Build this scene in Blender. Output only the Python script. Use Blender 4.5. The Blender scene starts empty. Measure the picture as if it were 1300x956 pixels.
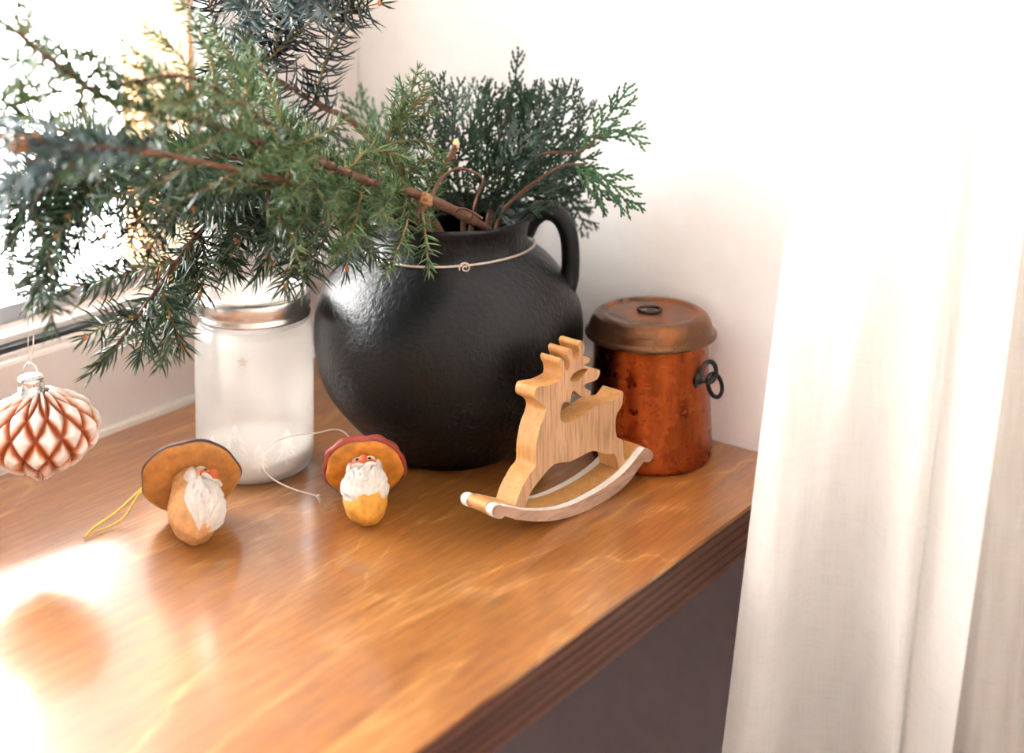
import bpy, math, random
import numpy as np
from mathutils import Matrix, Vector

# ------------------------------------------------------------------ camera
F, CX, CY = 1911.0, 650.0, -49.0            # focal length and principal point in 1300x956 pixels (lens shifted down)
PITCH, YAW, CAMH = math.atan(133 / 1911.0), math.radians(36.72), 0.45
sc = bpy.context.scene
col = sc.collection
cd = bpy.data.cameras.new('camera')
cam = bpy.data.objects.new('camera', cd)
col.objects.link(cam)
sc.camera = cam
cam.location = (0, 0, CAMH)
cam.rotation_euler = (math.pi / 2 - PITCH, 0, YAW)
cd.sensor_width = 36.0
cd.lens = F * 36.0 / 1300.0
cd.shift_y = (CY - 478.0) / 1300.0
cd.clip_start = 0.02
cd.dof.use_dof = True
cd.dof.focus_distance = 1.04
cd.dof.aperture_fstop = 3.6

# ------------------------------------------------------------------ sky and exposure
world = bpy.data.worlds.new('overcast_sky')
sc.world = world
world.use_nodes = True
bg = world.node_tree.nodes['Background']
bg.inputs[0].default_value = (1.0, 0.99, 0.98, 1)
bg.inputs[1].default_value = 9.0
sc.view_settings.view_transform = 'Standard'
sc.view_settings.look = 'None'
sc.view_settings.gamma = 1
sc.view_settings.use_curve_mapping = False
sc.view_settings.exposure = 1.95
sc.cycles.use_denoising = True
sc.cycles.max_bounces = 8
sc.cycles.diffuse_bounces = 5
sc.cycles.transparent_max_bounces = 24
sc.cycles.sample_clamp_indirect = 6.0

# ------------------------------------------------------------------ key planes (metres; camera over x=0,y=0; sill top z=0)
XW, XF, YB = -0.943, -0.476, 1.004          # window frame face, front edge of the sill, side wall


def ray(px, py):
    x, y = (px - CX) / F, -(py - CY) / F
    c, s = math.cos(PITCH), math.sin(PITCH)
    d = np.array([x, c + y * s, -s + y * c])
    cy, sy = math.cos(YAW), math.sin(YAW)
    return np.array([cy * d[0] - sy * d[1], sy * d[0] + cy * d[1], d[2]])


CAM = np.array([0, 0, CAMH])


def at(px, py, depth):
    return CAM + ray(px, py) * depth


def onz(px, py, z=0.0):
    d = ray(px, py)
    return CAM + d * ((z - CAMH) / d[2])


def onplane(px, py, p0, n):
    d = ray(px, py)
    return CAM + d * (np.dot(np.asarray(p0) - CAM, n) / np.dot(d, n))


def base_centre(px, py, r):
    f = onz(px, py)
    d = ray(px, py)
    h = np.array([d[0], d[1], 0])
    return f + h / np.linalg.norm(h) * r


def lin(r, g, b):
    return tuple(((v / 255 / 12.92) if v / 255 <= .04045 else ((v / 255 + .055) / 1.055) ** 2.4) for v in (r, g, b)) + (1,)


RNG = np.random.default_rng(7)
random.seed(7)

# ------------------------------------------------------------------ material helpers


class NT:
    def __init__(s, name):
        s.m = bpy.data.materials.new(name)
        s.m.use_nodes = True
        s.t = s.m.node_tree
        s.t.nodes.clear()
        s.out = s.n('ShaderNodeOutputMaterial')

    def n(s, typ, **kw):
        nd = s.t.nodes.new(typ)
        for k, v in kw.items():
            if k == 'inp':
                for a, b in v.items():
                    nd.inputs[a].default_value = b
            else:
                setattr(nd, k, v)
        return nd

    def l(s, a, b):
        s.t.links.new(a, b)

    def surf(s, o):
        s.l(o, s.out.inputs[0])
        return s.m

    def ramp(s, fac, stops):
        r = s.n('ShaderNodeValToRGB')
        e = r.color_ramp.elements
        while len(e) < len(stops):
            e.new(0.5)
        for el, (p, c) in zip(e, stops):
            el.position = p
            el.color = c
        s.l(fac, r.inputs[0])
        return r.outputs[0]

    def coords(s, scale=(1, 1, 1), kind='pos'):
        mp = s.n('ShaderNodeMapping')
        mp.inputs['Scale'].default_value = scale
        if kind == 'pos':
            g = s.n('ShaderNodeNewGeometry')
            s.l(g.outputs['Position'], mp.inputs[0])
        else:
            g = s.n('ShaderNodeTexCoord')
            s.l(g.outputs['Object'], mp.inputs[0])
        return mp.outputs[0]

    def noise(s, vec, scale, detail=3, rough=.5, dist=0):
        nz = s.n('ShaderNodeTexNoise')
        nz.inputs['Scale'].default_value = scale
        nz.inputs['Detail'].default_value = detail
        nz.inputs['Roughness'].default_value = rough
        nz.inputs['Distortion'].default_value = dist
        s.l(vec, nz.inputs['Vector'])
        return nz.outputs[0]

    def math(s, op, a, b=None, clamp=False):
        m = s.n('ShaderNodeMath', operation=op, use_clamp=clamp)
        for i, v in enumerate((a, b)):
            if v is None:
                continue
            if isinstance(v, (int, float)):
                m.inputs[i].default_value = v
            else:
                s.l(v, m.inputs[i])
        return m.outputs[0]

    def mix(s, fac, a, b, blend='MIX'):
        m = s.n('ShaderNodeMix', data_type='RGBA', blend_type=blend)
        for sock, v in ((m.inputs[0], fac), (m.inputs[6], a), (m.inputs[7], b)):
            if isinstance(v, (int, float, tuple)):
                sock.default_value = v
            else:
                s.l(v, sock)
        return m.outputs[2]

    def bump(s, h, strength=.3, dist=.001):
        b = s.n('ShaderNodeBump')
        b.inputs['Strength'].default_value = strength
        b.inputs['Distance'].default_value = dist
        s.l(h, b.inputs['Height'])
        return b.outputs[0]

    def bsdf(s, color, rough=.5, metal=0, normal=None, **inp):
        p = s.n('ShaderNodeBsdfPrincipled')
        if isinstance(color, tuple):
            p.inputs['Base Color'].default_value = color
        else:
            s.l(color, p.inputs['Base Color'])
        if isinstance(rough, (int, float)):
            p.inputs['Roughness'].default_value = rough
        else:
            s.l(rough, p.inputs['Roughness'])
        p.inputs['Metallic'].default_value = metal
        if normal is not None:
            s.l(normal, p.inputs['Normal'])
        for k, v in inp.items():
            p.inputs[k.replace('_', ' ')].default_value = v
        return p.outputs[0]


def plain(name, c, rough=.5, metal=0, var=.12, scale=60, bump=.1, bdist=.0006, **inp):
    t = NT(name)
    nz = t.noise(t.coords(), scale, 4, .6)
    d = tuple(min(1, v * (1 - var)) for v in c[:3]) + (1,)
    e = tuple(min(1, v * (1 + var)) for v in c[:3]) + (1,)
    return t.surf(t.bsdf(t.ramp(nz, [(.3, d), (.7, e)]), rough, metal, t.bump(nz, bump, bdist) if bump else None, **inp))


M = {}
M['wall'] = plain('painted_wall', lin(246, 244, 242), .9, 0, .02, 40, .08, .0005)
M['room'] = plain('room_paint', lin(236, 232, 228), .9, 0, .02, 20, 0)
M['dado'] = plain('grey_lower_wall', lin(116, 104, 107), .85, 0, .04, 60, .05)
M['floorwood'] = plain('floor_boards', lin(120, 90, 66), .6, 0, .2, 8, 0)
M['plastic'] = plain('window_plastic', lin(218, 208, 203), .35, 0, .01, 30, 0)
M['peach'] = plain('warm_jamb', lin(226, 158, 100), .5, 0, .12, 25, 0)
M['gasket'] = plain('rubber_gasket', lin(38, 40, 42), .45, 0, .1, 60, 0)
M['alu'] = plain('spacer_metal', lin(170, 174, 180), .3, .8, .05, 60, 0)


def mat_glass_pane():
    t = NT('window_glass')
    tr = t.n('ShaderNodeBsdfTransparent')
    gl = t.n('ShaderNodeBsdfGlossy')
    gl.inputs['Roughness'].default_value = .01
    fr = t.n('ShaderNodeFresnel', inp={'IOR': 1.45})
    mx = t.n('ShaderNodeMixShader')
    t.l(fr.outputs[0], mx.inputs[0]); t.l(tr.outputs[0], mx.inputs[1]); t.l(gl.outputs[0], mx.inputs[2])
    return t.surf(mx.outputs[0])


M['pane'] = mat_glass_pane()


def mat_sill():
    t = NT('stained_birch_ply')
    v = t.coords((1, .3, 1))
    warp = t.noise(v, 7, 4, .55, .9)
    rings = t.math('PINGPONG', t.math('MULTIPLY', warp, 7.0), .5)
    rings = t.math('MULTIPLY', rings, 2.0)
    fib = t.noise(t.coords((1, .04, 1)), 700, 3, .65)
    fib2 = t.noise(t.coords((1, .07, 1)), 170, 4, .7)
    blot = t.noise(t.coords((1, .5, 1)), 7, 4, .6)
    base = t.ramp(blot, [(.3, lin(148, 90, 34)), (.7, lin(180, 118, 52))])
    c = t.mix(t.ramp(rings, [(0, (0, 0, 0, 1)), (.45, (.0, .0, .0, 1)), (.86, (.2, .2, .2, 1)), (1, (.75, .75, .75, 1))]), base, lin(208, 152, 84))
    c = t.mix(t.ramp(fib, [(.35, (.6, .6, .6, 1)), (.6, (0, 0, 0, 1))]), c, lin(116, 68, 28))
    c = t.mix(t.ramp(fib2, [(.35, (.6, .6, .6, 1)), (.6, (0, 0, 0, 1))]), c, lin(112, 64, 24))
    rough = t.ramp(fib2, [(.3, (.38, .38, .38, 1)), (.7, (.48, .48, .48, 1))])
    return t.surf(t.bsdf(c, rough, 0, t.bump(fib, .03, .0003), Specular_IOR_Level=.65, Coat_Weight=1.0, Coat_Roughness=.145, Coat_IOR=1.75))


M['sill'] = mat_sill()


def mat_ply(name, a, b):
    t = NT(name)
    nz = t.noise(t.coords((1, .04, 1)), 320, 4, .65)
    return t.surf(t.bsdf(t.ramp(nz, [(.3, lin(*a)), (.7, lin(*b))]), .55, 0, t.bump(nz, .3, .0006)))


M['ply_a'] = mat_ply('ply_long_grain', (74, 42, 30), (100, 58, 42))
M['ply_b'] = mat_ply('ply_cross_grain', (38, 22, 18), (58, 34, 26))


def mat_pot():
    t = NT('black_clay')
    v = t.coords()
    n1 = t.noise(v, 45, 4, .6)
    n2 = t.noise(v, 240, 3, .6)
    h = t.math('ADD', t.math('MULTIPLY', n1, .5), t.math('MULTIPLY', n2, .6))
    c = t.ramp(n1, [(.3, lin(5, 6, 8)), (.75, lin(11, 12, 15))])
    r = t.ramp(n2, [(.3, (.30, .30, .30, 1)), (.7, (.42, .42, .42, 1))])
    return t.surf(t.bsdf(c, r, 0, t.bump(h, .55, .0022), Specular_IOR_Level=.26))


M['clay'] = mat_pot()
M['wire'] = plain('pale_wire', lin(196, 178, 162), .4, .6, .15, 200, 0)


def mat_copper():
    t = NT('worn_copper')
    v = t.coords()
    n1 = t.noise(v, 60, 5, .7, .2)
    n2 = t.noise(t.coords((1, 1, .15)), 55, 3, .6)
    c = t.ramp(n2, [(.3, lin(138, 62, 30)), (.7, lin(176, 88, 42))])
    c = t.mix(t.ramp(n1, [(.58, (0, 0, 0, 1)), (.68, (.7, .7, .7, 1))]), c, lin(56, 28, 22))
    r = t.ramp(n1, [(.3, (.20, .20, .20, 1)), (.7, (.36, .36, .36, 1))])
    return t.surf(t.bsdf(c, r, 1.0, t.bump(n1, .03, .0006)))


def mat_lid():
    t = NT('tarnished_copper_lid')
    n1 = t.noise(t.coords(), 14, 4, .6, .2)
    c = t.ramp(n1, [(.3, lin(84, 58, 40)), (.52, lin(104, 70, 46)), (.66, lin(160, 92, 46))])
    r = t.ramp(n1, [(.3, (.16, .16, .16, 1)), (.7, (.28, .42, .42, 1))])
    return t.surf(t.bsdf(c, r, .85, t.bump(n1, .04, .0006)))


M['copper'], M['copperlid'] = mat_copper(), mat_lid()
M['iron'] = plain('dark_iron', lin(52, 50, 50), .38, .7, .2, 90, .1)


def mat_oak(name, a, b, c, axis):
    t = NT(name)
    sc_ = {'z': (1, 1, .06), 'y': (1, .06, 1)}[axis]
    f1 = t.noise(t.coords(sc_), 620, 3, .6)
    f2 = t.noise(t.coords(sc_), 150, 3, .6)
    k = t.ramp(f2, [(.3, lin(*a)), (.7, lin(*b))])
    k = t.mix(t.ramp(f1, [(.38, (.5, .5, .5, 1)), (.5, (0, 0, 0, 1))]), k, lin(*c))
    return t.surf(t.bsdf(k, .55, 0, t.bump(f1, .25, .0005)))


M['oak'] = mat_oak('oak_board', (170, 130, 94), (190, 150, 112), (112, 78, 50), 'z')
M['oakedge'] = mat_oak('oak_sawn_edge', (184, 130, 72), (200, 148, 86), (164, 112, 62), 'z')
M['runner'] = mat_oak('runner_wood', (156, 122, 100), (180, 146, 124), (126, 94, 74), 'y')
M['whiteedge'] = plain('white_edge_band', lin(226, 220, 208), .5, 0, .06, 200, 0)


def mat_jar():
    t = NT('frosted_jar_glass')
    lw = t.n('ShaderNodeLayerWeight', inp={'Blend': .35})
    tr = t.n('ShaderNodeBsdfTransparent', inp={'Color': (.97, .98, .98, 1)})
    gl = t.n('ShaderNodeBsdfGlossy', inp={'Roughness': .06})
    df = t.n('ShaderNodeBsdfDiffuse', inp={'Color': lin(246, 242, 236)})
    tl = t.n('ShaderNodeBsdfTranslucent', inp={'Color': lin(250, 246, 240)})
    a = t.n('ShaderNodeMixShader', inp={0: .72})
    t.l(df.outputs[0], a.inputs[1]); t.l(tl.outputs[0], a.inputs[2])
    frost = t.ramp(t.noise(t.coords((1, 1, 1)), 12, 3), [(.3, (.42, .42, .42, 1)), (.7, (.55, .55, .55, 1))])
    b = t.n('ShaderNodeMixShader')
    t.l(frost, b.inputs[0]); t.l(tr.outputs[0], b.inputs[1]); t.l(a.outputs[0], b.inputs[2])
    c = t.n('ShaderNodeMixShader')
    t.l(t.math('MULTIPLY', lw.outputs['Fresnel'], .6), c.inputs[0]); t.l(b.outputs[0], c.inputs[1]); t.l(gl.outputs[0], c.inputs[2])
    return t.surf(c.outputs[0])


def mat_clear():
    t = NT('clear_jar_glass')
    tr = t.n('ShaderNodeBsdfTransparent', inp={'Color': (.95, .96, .96, 1)})
    gl = t.n('ShaderNodeBsdfGlossy', inp={'Roughness': .04})
    lw = t.n('ShaderNodeLayerWeight', inp={'Blend': .4})
    c = t.n('ShaderNodeMixShader')
    t.l(lw.outputs['Fresnel'], c.inputs[0]); t.l(tr.outputs[0], c.inputs[1]); t.l(gl.outputs[0], c.inputs[2])
    return t.surf(c.outputs[0])


M['jar'], M['clear'] = mat_jar(), mat_clear()
M['tin'] = plain('tin_lid', lin(214, 210, 206), .24, .9, .05, 50, .05)
M['tindisc'] = plain('tin_disc', lin(236, 228, 222), .32, .6, .04, 40, .05)
M['wax'] = plain('white_wax', lin(244, 238, 228), .6, 0, .03, 40, .05)
M['starprint'] = plain('star_print', lin(178, 164, 152), .6, 0, .03, 40, 0)


def mat_print():
    t = NT('tree_print')
    df = t.n('ShaderNodeBsdfDiffuse', inp={'Color': lin(252, 250, 246)})
    tl = t.n('ShaderNodeBsdfTranslucent', inp={'Color': lin(252, 250, 246)})
    tr = t.n('ShaderNodeBsdfTransparent')
    nz = t.noise(t.coords(), 90, 2)
    a = t.n('ShaderNodeMixShader', inp={0: .65})
    t.l(df.outputs[0], a.inputs[1]); t.l(tl.outputs[0], a.inputs[2])
    b = t.n('ShaderNodeMixShader')
    t.l(t.ramp(nz, [(.3, (.45, .45, .45, 1)), (.7, (.6, .6, .6, 1))]), b.inputs[0]); t.l(tr.outputs[0], b.inputs[1]); t.l(a.outputs[0], b.inputs[2])
    return t.surf(b.outputs[0])


M['treeprint'] = mat_print()


def mat_rnd(name, stops, rough=.36, transl=.25, scale=35):
    """colour varies from needle to needle through the 'rnd' attribute"""
    t = NT(name)
    at_ = t.n('ShaderNodeAttribute', attribute_name='rnd')
    nz = t.noise(t.coords(), scale, 2)
    f = t.math('ADD', t.math('MULTIPLY', at_.outputs['Fac'], .65), t.math('MULTIPLY', nz, .35))
    c = t.ramp(f, stops)
    p = t.bsdf(c, rough)
    tl = t.n('ShaderNodeBsdfTranslucent')
    t.l(c, tl.inputs[0])
    mx = t.n('ShaderNodeMixShader', inp={0: transl})
    t.l(p, mx.inputs[1]); t.l(tl.outputs[0], mx.inputs[2])
    return t.surf(mx.outputs[0])


M['spruce'] = mat_rnd('spruce_needles', [(.15, lin(26, 46, 30)), (.5, lin(50, 78, 50)), (.85, lin(94, 122, 86))])
M['bluespruce'] = mat_rnd('blue_spruce_needles', [(.15, lin(39, 59, 59)), (.5, lin(75, 100, 100)), (.85, lin(135, 154, 154))])
M['darkspruce'] = mat_rnd('dark_spruce_needles', [(.15, lin(17, 28, 27)), (.5, lin(30, 44, 41)), (.85, lin(60, 80, 76))])
M['juniper'] = mat_rnd('juniper_needles', [(.15, lin(38, 64, 32)), (.5, lin(70, 104, 56)), (.85, lin(140, 168, 116))])
M['thuja'] = mat_rnd('thuja_scales', [(.15, lin(16, 36, 24)), (.5, lin(29, 57, 36)), (.85, lin(54, 88, 50))])
M['thujalight'] = mat_rnd('thuja_light_scales', [(.15, lin(28, 68, 37)), (.5, lin(52, 98, 56)), (.85, lin(95, 136, 81))])
M['bark'] = plain('twig_bark', lin(104, 68, 48), .75, 0, .35, 260, .6, .0012)
M['redbark'] = plain('reddish_bark', lin(92, 60, 42), .7, 0, .35, 260, .5, .0012)
M['greenbark'] = plain('young_twig_bark', lin(128, 104, 58), .7, 0, .25, 260, .3, .0006)
M['bud'] = plain('bud', lin(178, 116, 62), .6, 0, .25, 300, .5, .0006)
M['knotwood'] = plain('knot_wood', lin(150, 108, 70), .75, 0, .4, 300, .8, .0012)
M['palewood'] = plain('cut_wood', lin(226, 196, 140), .7, 0, .2, 300, .2)


def mat_curtain(name, c, tl_f, trans):
    t = NT(name)
    wx = t.n('ShaderNodeTexWave', inp={'Scale': 260.0, 'Distortion': 2.0, 'Detail': 2.0}, bands_direction='Z')
    uv = t.coords()
    t.l(uv, wx.inputs[0])
    sl = t.noise(t.coords((1, 1, .03)), 500, 2)
    sl2 = t.noise(t.coords((.12, .12, 1)), 420, 2)
    h = t.math('ADD', sl, sl2)
    cc = t.ramp(h, [(.75, tuple(v * .96 for v in c[:3]) + (1,)), (1.2, c)])
    df = t.n('ShaderNodeBsdfDiffuse')
    tl = t.n('ShaderNodeBsdfTranslucent')
    tr = t.n('ShaderNodeBsdfTransparent')
    b = t.bump(h, .12, .0004)
    t.l(cc, df.inputs[0]); t.l(cc, tl.inputs[0]); t.l(b, df.inputs['Normal'])
    a = t.n('ShaderNodeMixShader', inp={0: tl_f})
    t.l(df.outputs[0], a.inputs[1]); t.l(tl.outputs[0], a.inputs[2])
    k = t.n('ShaderNodeMixShader', inp={0: trans})
    t.l(a.outputs[0], k.inputs[1]); t.l(tr.outputs[0], k.inputs[2])
    return t.surf(k.outputs[0])


M['curtain'] = mat_curtain('sheer_linen', lin(254, 252, 248), .58, .04)
M['curtain_shaded'] = mat_curtain('shaded_linen', lin(206, 198, 190), .3, .03)  # linen of the fold behind, its shade put into a greyer colour

# ------------------------------------------------------------------ mesh helpers


def mk(name, verts, faces, mat, parent=None, org=None, smooth=True, rnd=None, midx=None):
    v = np.asarray(verts, float)
    if org is not None:
        v = v - np.asarray(org)
    me = bpy.data.meshes.new(name)
    me.from_pydata(v.tolist(), [], [list(map(int, f)) for f in faces] if not isinstance(faces, np.ndarray) else faces.tolist())
    mats = mat if isinstance(mat, (list, tuple)) else [mat]
    for k in mats:
        me.materials.append(M[k] if isinstance(k, str) else k)
    if smooth:
        me.polygons.foreach_set('use_smooth', [True] * len(me.polygons))
    if midx is not None:
        me.polygons.foreach_set('material_index', midx)
    if rnd is not None:
        at_ = me.attributes.new('rnd', 'FLOAT', 'POINT')
        at_.data.foreach_set('value', np.asarray(rnd, np.float32))
    me.update()
    o = bpy.data.objects.new(name, me)
    col.objects.link(o)
    if parent is not None:
        o.parent = parent
    return o


def tag(o, label, cat=None, group=None, kind=None):
    if label:
        o['label'] = label
    if cat:
        o['category'] = cat
    if group:
        o['group'] = group
    if kind:
        o['kind'] = kind
    return o


def thing(name, label, cat, loc, group=None):
    o = bpy.data.objects.new(name, None)
    o.empty_display_size = .02
    col.objects.link(o)
    o.location = tuple(loc)
    return tag(o, label, cat, group)


def flat_shade(o):
    o.data.polygons.foreach_set('use_smooth', [False] * len(o.data.polygons))
    return o


def box(x0, x1, y0, y1, z0, z1):
    v = [(x, y, z) for x in (x0, x1) for y in (y0, y1) for z in (z0, z1)]
    f = [(0, 1, 3, 2), (4, 6, 7, 5), (0, 4, 5, 1), (2, 3, 7, 6), (0, 2, 6, 4), (1, 5, 7, 3)]
    return v, f


def mbox(name, b, mat, parent=None, org=None, bev=0):
    v, f = box(*b)
    o = mk(name, v, f, mat, parent, org, smooth=False)
    if bev:
        md = o.modifiers.new('bevel', 'BEVEL')
        md.width = bev
        md.segments = 2
    return o


def spline(pts, n):
    p = np.asarray(pts, float)
    if len(p) == 2:
        return p[0] + (p[1] - p[0]) * np.linspace(0, 1, n)[:, None]
    q = np.vstack([2 * p[0] - p[1], p, 2 * p[-1] - p[-2]])
    out = []
    m = 24
    for i in range(1, len(q) - 2):
        t = np.linspace(0, 1, m, endpoint=False)[:, None]
        a, b, c, d = q[i - 1], q[i], q[i + 1], q[i + 2]
        out.append(.5 * (2 * b + (c - a) * t + (2 * a - 5 * b + 4 * c - d) * t ** 2 + (3 * b - a - 3 * c + d) * t ** 3))
    out.append(q[-2][None])
    o = np.vstack(out)
    s = np.concatenate([[0], np.cumsum(np.linalg.norm(np.diff(o, axis=0), axis=1))])
    u = np.linspace(0, s[-1], n)
    return np.stack([np.interp(u, s, o[:, k]) for k in range(3)], 1)


def plen(p):
    return float(np.linalg.norm(np.diff(p, axis=0), axis=1).sum())


def frames(p, closed=False):
    t = np.gradient(p, axis=0)
    if closed:
        t = np.roll(p, -1, 0) - np.roll(p, 1, 0)
    t /= np.linalg.norm(t, axis=1)[:, None] + 1e-12
    ref = np.array([0, 0, 1.0]) if abs(t[0][2]) < .9 else np.array([1.0, 0, 0])
    n = np.zeros_like(p)
    a = ref - t[0] * np.dot(ref, t[0])
    n[0] = a / np.linalg.norm(a)
    for i in range(1, len(p)):
        a = n[i - 1] - t[i] * np.dot(n[i - 1], t[i])
        n[i] = a / (np.linalg.norm(a) + 1e-12)
    return t, n, np.cross(t, n)


def tube(pts, rad, sides=8, closed=False, caps=True):
    p = np.asarray(pts, float)
    n = len(p)
    r = np.full(n, rad) if np.isscalar(rad) else np.asarray(rad)
    t, a, b = frames(p, closed)
    ang = np.linspace(0, 2 * np.pi, sides, endpoint=False)
    v = p[:, None] + r[:, None, None] * (np.cos(ang)[None, :, None] * a[:, None] + np.sin(ang)[None, :, None] * b[:, None])
    v = v.reshape(-1, 3)
    f = []
    for i in range(n if closed else n - 1):
        i2 = (i + 1) % n
        for k in range(sides):
            k2 = (k + 1) % sides
            f.append((i * sides + k, i * sides + k2, i2 * sides + k2, i2 * sides + k))
    if caps and not closed:
        f.append(tuple(range(sides))[::-1])
        f.append(tuple((n - 1) * sides + k for k in range(sides)))
    return v, f


def lathe(prof, segs=64, c=(0, 0, 0), disp=None):
    prof = np.asarray(prof, float)
    ang = np.linspace(0, 2 * np.pi, segs, endpoint=False)
    v, f = [], []
    n = len(prof)
    for i, (r, z) in enumerate(prof):
        for a in ang:
            rr = r + (disp(a, z, r) if disp else 0)
            v.append((c[0] + rr * math.cos(a), c[1] + rr * math.sin(a), c[2] + z))
    for i in range(n - 1):
        for k in range(segs):
            k2 = (k + 1) % segs
            f.append((i * segs + k, i * segs + k2, (i + 1) * segs + k2, (i + 1) * segs + k))
    if prof[0][0] < 1e-6:
        pass
    return np.array(v), f


def smoothprof(pts, n=60):
    p = np.array([(a, b, 0) for a, b in pts])
    return spline(p, n)[:, :2]


def ellipsoid(c, r, ax=None, seg=16, ring=10, disp=None):
    v, f = [], []
    for i in range(ring + 1):
        th = math.pi * i / ring
        for k in range(seg):
            a = 2 * math.pi * k / seg
            d = np.array([math.sin(th) * math.cos(a), math.sin(th) * math.sin(a), math.cos(th)])
            m = 1 + (disp(d) if disp else 0)
            v.append(d * np.asarray(r) * m)
    v = np.array(v)
    if ax is not None:
        v = v @ np.asarray(ax)          # rows of ax are the local axes
    v = v + np.asarray(c)
    for i in range(ring):
        for k in range(seg):
            k2 = (k + 1) % seg
            f.append((i * seg + k, (i + 1) * seg + k, (i + 1) * seg + k2, i * seg + k2))
    return v, f


def extrude(poly, p0, u, w, thick_dir, thick, hole=None):
    """poly: (s,t) pairs in the plane p0 + s*u + t*w, extruded along thick_dir; optional hole bridged in"""
    n = len(poly)
    a = [np.asarray(p0) + s * u + t * w for s, t in poly]
    b = [p + thick_dir * thick for p in a]
    f = [tuple(range(n)), tuple(range(2 * n - 1, n - 1, -1))]
    f += [(i, n + i, n + (i + 1) % n, (i + 1) % n) for i in range(n)]
    return np.array(a + b), f


def cat(*parts):
    V, Fc, o = [], [], 0
    for v, f in parts:
        V.append(np.asarray(v, float))
        Fc += [tuple(i + o for i in q) for q in f]
        o += len(v)
    return np.vstack(V), Fc


# ------------------------------------------------------------------ the room
def struct(name, b, mat, label=None):
    o = mbox(name, b, mat)
    return tag(o, label, None, None, 'structure')


struct('floor', (-1.1, 2.6, -2.6, YB + .1, -0.95, -0.85), 'floorwood')
struct('ceiling', (-1.1, 2.6, -2.6, YB + .1, 1.75, 1.85), 'room')
struct('wall_back', (-1.1, 2.6, YB, YB + .1, -0.85, 1.75), 'wall', 'smooth off-white plastered wall beside the window')
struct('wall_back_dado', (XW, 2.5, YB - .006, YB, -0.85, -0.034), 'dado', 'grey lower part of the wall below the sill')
struct('wall_right', (2.5, 2.6, -2.6, YB, -0.85, 1.75), 'room')
struct('wall_front', (-1.1, 2.5, -2.6, -2.5, -0.85, 1.75), 'room')
WZ1 = 1.55
WY0 = -1.3
WY1 = 0.826
struct('wall_left', (XW - .16, XW, -2.5, YB, -0.85, -0.04), 'wall')
struct('wall_left_lintel', (XW - .16, XW, -2.5, YB, WZ1 + .08, 1.75), 'wall')
struct('wall_left_pier', (XW - .16, XW, -2.5, WY0 - .08, -0.04, WZ1 + .08), 'wall')

win = thing('window_1', 'white plastic window frame with a black gasket above the sill', None, (XW, .4, 0))
win['kind'] = 'structure'
WO = (XW, .4, 0)
mbox('bottom_rail', (XW - .09, XW, WY0 - .08, YB, -0.038, .080), 'plastic', win, WO, .003)
mbox('glazing_bead', (XW - .035, XW - .004, WY0, WY1 + .02, .080, .0835), 'plastic', win, WO)
mbox('gasket', (XW - .040, XW - .009, WY0, WY1, .0835, .0875), 'gasket', win, WO)
mbox('bottom_sash_bar', (XW - .075, XW - .018, WY0, WY1, .0835, .0925), 'plastic', win, WO, .001)
mbox('glass_spacer', (XW - .066, XW - .046, WY0, WY1, .0925, .106), 'alu', win, WO)
mbox('side_frame', (XW - .09, XW + .022, WY1, YB, .080, WZ1), 'plastic', win, WO, .004)
mbox('side_jamb', (XW - .085, XW - .001, WY1 - .004, WY1, .0925, WZ1), 'peach', win, WO)
mbox('far_side_frame', (XW - .09, XW, WY0 - .08, WY0, .080, WZ1), 'plastic', win, WO, .003)
mbox('top_rail', (XW - .09, XW, WY0 - .08, YB, WZ1, WZ1 + .08), 'plastic', win, WO, .003)
mbox('glass_pane', (XW - .060, XW - .056, WY0, WY1, .106, WZ1), 'pane', win, WO)
mbox('caulk_strip', (XW, XW + .006, WY0, YB, 0.0, .004), 'whiteedge', win, WO)

# ------------------------------------------------------------------ plywood sill
NPLY = 11
TH = .034
sill = thing('windowsill', 'deep orange-brown plywood windowsill with layered dark front edge', 'windowsill', (XF, .3, 0))
SY0 = -1.4
for i in range(NPLY):
    z1 = -TH * i / NPLY
    z0 = -TH * (i + 1) / NPLY
    inset = 0 if i % 2 == 0 else .0007
    nm = 'top_veneer' if i == 0 else 'ply'
    mbox(nm, (XW + .0005, XF - inset, SY0, YB - .0008, z0, z1), 'sill' if i == 0 else ('ply_b' if i % 2 else 'ply_a'), sill, (XF, .3, 0))

# ------------------------------------------------------------------ black clay pot
PC = base_centre(570, 602, .05)


def pot_noise(a, z, r):
    return .0012 * math.sin(2 * a + 1.2 + 8 * z) + .0008 * math.sin(3 * a - 20 * z) + .0004 * math.sin(7 * a + 90 * z)


pot = thing('clay_pot', 'large black clay pot with a side handle holding evergreen branches', 'pot', PC)
outer = smoothprof([(.0005, .0), (.03, 0), (.046, .0005), (.052, .005), (.068, .02), (.080, .033), (.0915, .048), (.0985, .064), (.1018, .082), (.1022, .1),
                    (.0995, .115), (.093, .129), (.083, .142), (.072, .152), (.0645, .158), (.0622, .163), (.0622, .171), (.0635, .177), (.0655, .1815), (.0645, .1835), (.062, .183)], 90)
inner = smoothprof([(.062, .183), (.0585, .176), (.057, .163), (.066, .150), (.088, .125), (.095, .1), (.09, .07), (.07, .035), (.04, .012), (.0005, .010)], 40)
v, f = lathe(np.vstack([outer, inner[1:]]), 96, (0, 0, 0), pot_noise)
mk('body', v, f, 'clay', pot)
RT = np.array([math.cos(YAW), math.sin(YAW), 0])          # to the picture's right
FW = np.array([-math.sin(YAW), math.cos(YAW), 0])
hp = [(.056, .170), (.063, .179), (.073, .1845), (.0835, .1805), (.0905, .168), (.0925, .150), (.0915, .134), (.087, .122)]
hd = RT * .998 - FW * .05
pts = spline([hd * a + np.array([0, 0, b]) for a, b in hp], 40)
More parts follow.
